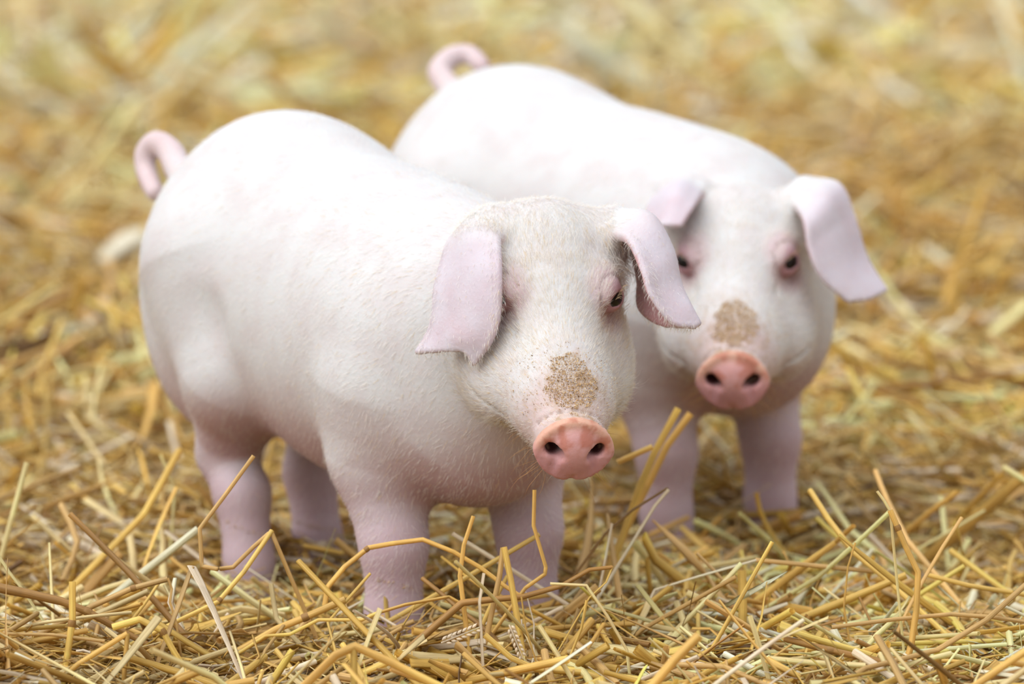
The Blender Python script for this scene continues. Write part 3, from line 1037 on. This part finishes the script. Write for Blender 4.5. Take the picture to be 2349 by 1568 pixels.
GOLD, PALE, TAN, BROWN, YEL, WHITE, DARK = PAL[0], PAL[1], PAL[2], PAL[3], PAL[4], PAL[5], PAL[7]
LAND = [('beside the front pig near front foot', on_ground(900, 1440)), ('beside the front pig far front foot', on_ground(1225, 1420)),
        ('beside the front pig hind feet', on_ground(640, 1330)), ('beside the rear pig front feet', on_ground(1640, 1215)),
        ('in the open straw by the tall jointed stalk', on_ground(2080, 1450)), ('near the tent shaped folded leaf', on_ground(440, 1480)),
        ('near the wheat ears', on_ground(1080, 1500)), ('near the wide tan sheath', on_ground(1740, 1460)),
        ('near the upright jointed yellow stalk', on_ground(165, 1540)), ('in the open straw behind the hooked straw', on_ground(250, 1200)),
        ('in the open straw behind the rear pig ear', on_ground(2150, 1080))]
for i in range(len(singles[0])):
    P_, R_, f_, ro_, c_, l_ = [a[i] for a in singles]
    lum = c_ @ np.array([.3, .6, .1])
    shade = 'cream' if lum > 0.72 else ('golden' if lum > 0.46 else 'brown')
    tilt = abs(P_[-1, 2] - P_[0, 2]) / np.linalg.norm(P_[-1] - P_[0])
    pose = 'poking up' if tilt > 0.3 else 'lying'
    run = np.linalg.norm(np.diff(P_, axis=0), axis=1).sum()
    form = 'bent' if np.linalg.norm(P_[-1] - P_[0]) < 0.97 * run else 'straight'
    size_ = 'long' if run > 0.095 else 'short'
    where = min(LAND, key=lambda l: np.linalg.norm(l[1][:2] - P_[:, :2].mean(0)))[0]
    kind = 'straw leaf' if l_ else 'straw stalk'
    o = solo('straw_leaf' if l_ else 'straw_stalk', P_, R_, f_, ro_, c_, 6)
    tag(o, f'{size_} {form} {shade} {kind} {pose} {where}', 'straw', 'loose straw leaves' if l_ else 'loose straw stalks')

def traced(name, px, w, col, label, d=None, flat=None, roll=0.0, node=None, taper=1.0, lift=0.014):
    """a stalk followed through photo points; d = depth (number or start/end), None lies on the bedding"""
    n = len(px)
    if d is None:
        pts = [on_ground(u, v, lift) for u, v in px]
    else:
        d0, d1 = (d, d) if np.isscalar(d) else d
        pts = [at(u, v, d0 + (d1 - d0) * i / (n - 1)) for i, (u, v) in enumerate(px)]
    pts = np.array(pts)
    # the lower end runs on down into the bedding
    zb = float(floor_height(pts[[0, -1], 0], pts[[0, -1], 1]).max()) - 0.012
    if max(pts[0, 2], pts[-1, 2]) > zb + 0.03 and abs(pts[0, 2] - pts[-1, 2]) > 0.012:
        lowfirst = pts[0, 2] < pts[-1, 2]
        a, b = (pts[0], pts[1]) if lowfirst else (pts[-1], pts[-2])
        if a[2] > zb + 0.008:
            dr = (a - b); dr[2] = min(dr[2], -0.35 * np.linalg.norm(dr[:2]) - 1e-4)
            ext = a + dr * min(3.0, (a[2] - zb) / -dr[2])
            ext[2] = zb
            pts = np.vstack([ext, pts]) if lowfirst else np.vstack([pts, ext])
            n += 1
    # resample: straight runs with tight kinks
    C = [pts[0]]
    for i in range(1, n - 1):
        for s_ in (0.88, 1.0):
            C.append(pts[i - 1] + (pts[i] - pts[i - 1]) * s_)
        C.append(pts[i] + (pts[i + 1] - pts[i]) * 0.12)
    C.append(pts[-1])
    C = np.array(C)
    dep = depth_of(pts.mean(0))
    R0 = w / 2 / (FPX / dep)
    R = R0 * np.linspace(1, taper, len(C))
    leaf = flat is not None
    o = solo(name, C, R, flat if leaf else 0.9, roll, np.clip(col * rng.uniform(0.95, 1.05), 0, 0.95), 8)
    tag(o, label, 'straw')
    if node is not None:
        i = min(len(C) - 2, int(node * (len(C) - 1)))
        f = node * (len(C) - 1) - i
        c = C[i] + (C[i + 1] - C[i]) * f
        t = C[i + 1] - C[i]; t /= np.linalg.norm(t)
        rr = R[i]
        ring = np.array([c - t * rr * 0.9, c - t * rr * 0.4, c + t * rr * 0.3, c + t * rr * 0.9])
        V, F = sweep(ring[None], (rr * np.array([1.0, 1.13, 1.13, 1.0]))[None], np.array([0.95]), np.array([roll]), 8)
        k = mesh_obj('stalk_node', V - C[0], F, STRAW, o)
        set_color(k, np.tile(BROWN * 0.95, (len(V), 1))); set_grain(k, grain(ring[None], 8))
    return o

S_, L_ = 'straw_stalk', 'straw_leaf'
traced(S_, [(582, 1045), (520, 1130), (458, 1212), (463, 1298), (500, 1305), (535, 1300), (580, 1255), (622, 1218)], 11, TAN,
       'thin straw bent into a hook standing before the hind leg', 3.30)
traced(S_, [(624, 1216), (560, 1310), (500, 1380), (405, 1425)], 12, YEL, 'yellow straw rising to the tip of the hooked straw', (3.30, 3.27), node=0.45)
traced(L_, [(365, 1510), (405, 1400), (440, 1300)], 24, TAN * 0.8, 'brown limb of the straw leaf folded like a tent', (3.22, 3.24), flat=0.3, roll=0.5)
traced(L_, [(440, 1298), (462, 1340), (490, 1400), (520, 1470), (552, 1545)], 26, WHITE * 0.95, 'broad pale limb of the folded straw leaf', (3.24, 3.18), flat=0.16, roll=0.25, taper=0.35)
traced(S_, [(-40, 1340), (60, 1360), (140, 1378), (200, 1402), (262, 1436)], 26, BROWN * 1.1, 'thick brown straw stalk with dark sheath lying across the bedding edge', 3.25, node=0.62, taper=0.6)
traced(S_, [(215, 1388), (300, 1350), (385, 1327)], 15, TAN * 0.85, 'knotted brown stalk leaning up toward the folded leaf', 3.27, node=0.8)
traced(L_, [(385, 1325), (394, 1350), (390, 1380), (405, 1430), (415, 1500)], 11, TAN, 'narrow twisted leaf dangling from the knotted stalk', 3.26, flat=0.3, roll=0.6)
traced(L_, [(-15, 1255), (20, 1310), (52, 1352)], 15, PALE, 'pale yellow blade tilted up beside the thick brown stalk', 3.3, flat=0.3)
traced(S_, [(166, 1333), (166, 1420), (155, 1500), (140, 1585)], 18, YEL, 'yellow stalk standing upright with one joint', 3.2, node=0.42)
traced(S_, [(-30, 1458), (100, 1427), (200, 1414), (302, 1404)], 9, PALE * 0.9, 'slender pale stalk lying under the brown sheath stalk', 3.24)
traced(S_, [(-30, 1452), (120, 1455), (240, 1470)], 9, TAN, 'slender tan stalk lying flat by the upright yellow stalk', 3.2)
traced(S_, [(120, 1570), (180, 1522), (292, 1452)], 14, GOLD, 'golden stalk leaning to a sharp fold', 3.18)
traced(S_, [(293, 1452), (288, 1500), (283, 1575)], 12, GOLD * 0.85, 'short golden stub hanging from the sharp fold', 3.18)
traced(S_, [(258, 1438), (320, 1420), (372, 1446), (400, 1495), (455, 1580)], 19, YEL * 1.05, 'split pale green stalk crossing below the folded leaf', 3.2, taper=0.8, node=0.55)
traced(S_, [(745, 1388), (752, 1345), (790, 1300), (845, 1256), (900, 1246), (970, 1237), (1040, 1265), (1100, 1300), (1160, 1345), (1190, 1364)], 14, GOLD,
       'long golden straw arching across the front leg', 3.30, node=0.3, taper=0.8)
traced(S_, [(1086, 1183), (1064, 1250), (1055, 1320), (1068, 1425)], 10, GOLD, 'thin curved straw standing between the front legs', 3.27, taper=1.4)
traced(S_, [(1226, 1123), (1224, 1205), (1252, 1300), (1250, 1316), (1205, 1348)], 10, GOLD * 0.95, 'thin straw standing before the far front leg with a foot-like kink', 3.29)
traced(S_, [(1154, 1256), (1146, 1320), (1128, 1405)], 14, TAN, 'tan limb of the upright broken stalk', 3.27)
traced(S_, [(1156, 1254), (1172, 1330), (1190, 1440)], 16, YEL, 'yellow limb of the upright broken stalk', 3.25)
traced(L_, [(1110, 1314), (1100, 1380), (1104, 1455)], 23, WHITE * 0.85, 'flat pale blade standing upright between the pig front legs', 3.22, flat=0.25, roll=0.2)
traced(L_, [(845, 1412), (930, 1386), (1030, 1368), (1065, 1388)], 19, GOLD * 0.9, 'golden leaf draped across the foot of the front leg', 3.27, flat=0.4, roll=0.3)
traced(S_, [(1060, 1382), (1130, 1374), (1200, 1368), (1290, 1342), (1352, 1306), (1405, 1300)], 20, BROWN * 1.15, 'grooved brown stalk running from the draped leaf to a ribbon tip', 3.26, taper=0.5)
traced(L_, [(1405, 1298), (1390, 1335), (1352, 1370)], 10, YEL, 'yellow ribbon hooked down from the grooved stalk', 3.26, flat=0.3)
traced(S_, [(1262, 1338), (1345, 1342), (1395, 1415), (1438, 1490), (1448, 1580)], 8, PALE * 0.95, 'wiry pale straw bent at a right angle beneath the snout', 3.22)
traced(L_, [(640, 1590), (720, 1508), (806, 1425)], 34, PALE, 'broad pale blade leaning in the nearest straw', 3.08, flat=0.2, roll=0.3, taper=0.75)
traced(S_, [(690, 1580), (770, 1502), (815, 1482), (900, 1520), (1020, 1580)], 22, GOLD, 'bowed golden stalk arching over the nearest straw', 3.09)
traced(S_, [(812, 1484), (812, 1590)], 18, YEL * 0.9, 'stub standing under the bowed golden stalk', 3.09)
traced(L_, [(872, 1395), (850, 1450), (828, 1510)], 32, PALE * 0.95, 'wide cream leaf leaning against the front foot', 3.16, flat=0.15, roll=0.4, taper=0.6)
traced(S_, [(608, 1458), (665, 1454), (730, 1421), (830, 1421), (872, 1402)], 9, YEL, 'wavy thin yellow straw leading to the front foot', 3.26)
traced(S_, [(635, 1442), (700, 1415), (792, 1374)], 19, GOLD * 0.95, 'stout straw with a dark joint lying beside the front foot', 3.28, node=0.72)
traced(S_, [(1112, 1455), (1172, 1508), (1232, 1535), (1335, 1541)], 15, YEL, 'yellow straw sagging in a curve below the upright blade', 3.2)
traced(S_, [(1236, 1434), (1275, 1495), (1325, 1578)], 13, PALE, 'pale straight straw leaning beneath the snout', 3.18)
traced(L_, [(1196, 1368), (1206, 1440), (1222, 1492)], 14, GOLD, 'golden strip hanging over the grooved stalk', 3.22, flat=0.3)
traced(L_, [(1346, 1376), (1334, 1440), (1308, 1505)], 16, YEL * 0.95, 'narrow pinched yellow leaf below the ribbon', 3.22, flat=0.4)
traced(S_, [(1858, 1124), (1900, 1190), (1960, 1268), (2032, 1326)], 14, YEL, 'bright yellow straight stalk with a white tip leaning over the bedding', (3.42, 3.36))
traced(L_, [(2012, 1126), (2028, 1148), (2042, 1172)], 16, PALE, 'frayed cream tip of the tall jointed stalk', 3.24, flat=0.4)
traced(S_, [(2042, 1170), (2080, 1258), (2106, 1312), (2102, 1400), (2090, 1480), (2058, 1585)], 15, GOLD, 'tall jointed stalk standing alone in the open straw', 3.23, node=0.04, taper=1.15)
traced(S_, [(1908, 1438), (2050, 1420), (2180, 1408), (2270, 1414), (2370, 1428)], 11, TAN * 1.05, 'long thin tan straw lying across the tall jointed stalk', 3.24)
traced(L_, [(1618, 1378), (1720, 1440), (1785, 1488), (1855, 1502)], 30, TAN, 'wide tan straw sheath lying in the open straw', 3.27, flat=0.35, roll=0.5, taper=0.5)
traced(S_, [(1798, 1464), (1900, 1490), (2045, 1522)], 17, BROWN * 1.3, 'brown jointed stalk lying under the long thin straw', 3.2, node=0.32)
traced(S_, [(1765, 1510), (1870, 1520), (1985, 1526)], 16, PALE, 'cream stalk lying flat below the brown jointed stalk', 3.17)
traced(S_, [(1720, 1412), (1745, 1490), (1770, 1580)], 13, PALE * 0.97, 'cream stalk leaning down across the wide tan sheath', 3.17)
traced(L_, [(1488, 1462), (1540, 1512), (1600, 1580)], 26, PALE, 'greenish pale flat strip in the nearest straw', 3.14, flat=0.2, roll=0.3)
traced(S_, [(1490, 1580), (1545, 1515), (1604, 1456)], 26, GOLD, 'blurred golden stalk poking up nearest straw edge', 3.06)
traced(L_, [(1478, 1400), (1502, 1352), (1600, 1322), (1735, 1284)], 13, WHITE, 'bleached white straw folded near the pig feet', 3.36, flat=0.4)
traced(S_, [(1733, 1284), (1850, 1295), (2005, 1310)], 12, TAN * 1.05, 'straight tan straw meeting the bleached white straw', 3.38)
traced(L_, [(1598, 1268), (1642, 1312), (1702, 1382), (1760, 1430)], 17, TAN, 'tan leaf with pale split tip before the rear pig', 3.38, flat=0.4)
traced(S_, [(1702, 1308), (1704, 1400), (1700, 1510)], 22, YEL, 'stout yellow stalk standing upright behind the tan leaf', 3.34)
traced(L_, [(1962, 1244), (1945, 1300), (1936, 1390), (1946, 1455)], 9, GOLD, 'thin twisted leaf standing beside the bright yellow stalk', 3.3, flat=0.5)
traced(S_, [(1466, 1120), (1500, 1040), (1556, 936)], 18, YEL, 'stalk leaning up beside the rear pig front leg', 3.5)
traced(S_, [(1482, 1120), (1530, 1022), (1584, 948)], 18, GOLD, 'second stalk leaning with the one beside the rear pig front leg', 3.53)
traced(S_, [(1416, 1060), (1497, 1024)], 15, GOLD, 'short straw poking out by the front pig chin', 3.47)
traced(L_, [(1390, 1222), (1450, 1170), (1532, 1118)], 17, BROWN * 0.8, 'dark brown leaf leaning before the rear pig foot', 3.4, flat=0.3)
traced(S_, [(1534, 1122), (1502, 1160), (1450, 1244)], 9, WHITE, 'thin white stem hooked on the dark brown leaf', 3.39)
traced(L_, [(1404, 1200), (1388, 1285)], 15, WHITE * 0.95, 'short white strip standing under the snout', 3.38, flat=0.4)
traced(S_, [(2128, 1318), (2220, 1342), (2370, 1366)], 12, YEL, 'yellow straw lying beyond the tall jointed stalk', 3.36)
traced(S_, [(1985, 1532), (2150, 1490), (2262, 1422), (2370, 1325)], 14, TAN, 'long tan stalk sloping over the straw beside the jointed stalk', (3.16, 3.26))
traced(S_, [(2225, 1580), (2370, 1480)], 20, GOLD, 'golden stalk jutting out of the nearest straw', 3.07)
traced(S_, [(2008, 1080), (2032, 1140), (2082, 1240), (2142, 1312)], 13, TAN * 1.1, 'tan straw leaning behind the tall jointed stalk', (3.55, 3.45))
traced(L_, [(368, 1042), (402, 1120), (396, 1200)], 17, PALE, 'cream bent leaf standing behind the hooked straw', 3.6, flat=0.4)
traced(S_, [(412, 1032), (330, 1180), (222, 1290)], 17, YEL, 'long yellow straw leaning behind the folded leaf', (3.6, 3.5))
traced(S_, [(62, 1060), (25, 1195)], 14, PALE, 'cream straw standing at the edge of the bedding', 3.5)
traced(S_, [(2300, 1070), (2349, 1100), (2400, 1130)], 16, PALE, 'cream chip of straw lying on the far bedding', 3.6)

def wheat_ear(p0, p1, d, label, wpx):
    a, b = at(*p0, d), at(*p1, d)
    t = b - a; L = np.linalg.norm(t); t /= L
    o = solo('wheat_ear', np.array([a, a + (b - a) * 0.5, b]), np.array([0.0007, 0.0006, 0.0004]), 1.0, 0.0, WHITE * 0.9, 6)
    tag(o, label, 'wheat')
    s1 = np.cross(t, -CAM_F); s1 /= np.linalg.norm(s1)
    n1 = np.cross(s1, t)
    w = wpx / 2 / (FPX / d)
    hw = None
    k = 14
    for i in range(k):
        sg = 1 if i % 2 else -1
        c = a + t * L * (0.05 + 0.85 * i / (k - 1)) + s1 * sg * w * 0.35 - a
        ax = t * 1.0 + s1 * sg * 0.45; ax /= np.linalg.norm(ax)
        ts = np.linspace(0, 1, 5)
        C = c + ax * (ts[:, None] * L * 0.16)
        V, F = sweep(C[None], (w * 0.42 * np.array([0.35, 0.9, 1.0, 0.6, 0.05]))[None], np.array([0.7]), np.array([0.0]), 6)
        h = mesh_obj('husk', V, F, STRAW, o)
        set_color(h, np.tile(PAL[5] * rng.uniform(0.8, 1.0), (len(V), 1))); set_grain(h, grain(C[None], 6))
wheat_ear((1012, 1474), (1100, 1438), 3.22, 'pale wheat ear lying on straw in front of the front leg', 26)
wheat_ear((1168, 1432), (1200, 1510), 3.2, 'tan wheat ear pointing down below the upright pale blade', 24)

# pale crumpled husk behind the front pig's rump
hc = on_ground(255, 600, 0.03)
rows_ = np.array([[(215, 600), (225, 615), (240, 625)], [(245, 560), (262, 585), (275, 605)], [(285, 530), (300, 560), (312, 590)], [(330, 520), (335, 550), (340, 580)]])
dd0 = 5.2
ctl = np.array([[at(u, v, dd0 - 0.02 * (j == 1) + 0.01 * i) for j, (u, v) in enumerate(rw)] for i, rw in enumerate(rows_)])
tmp = np.stack([catmull(ctl[:, j], 12) for j in range(3)], 1)
G = np.stack([catmull(tmp[i], 8) for i in range(12)], 0).reshape(-1, 3)
Fh = [(i * 8 + j, i * 8 + j + 1, i * 8 + j + 9, i * 8 + j + 8) for i in range(11) for j in range(7)]
hk = mesh_obj('dry_husk', G - G[0], Fh, STRAW)
hk.location = G[0]
set_color(hk, np.tile(srgb(236, 228, 206), (len(G), 1))); set_grain(hk, (G - G[0]) * 40)
md = hk.modifiers.new('thick', 'SOLIDIFY'); md.thickness = 0.002
tag(hk, 'whitish curled dry husk in the straw behind the front pig rump', 'husk')
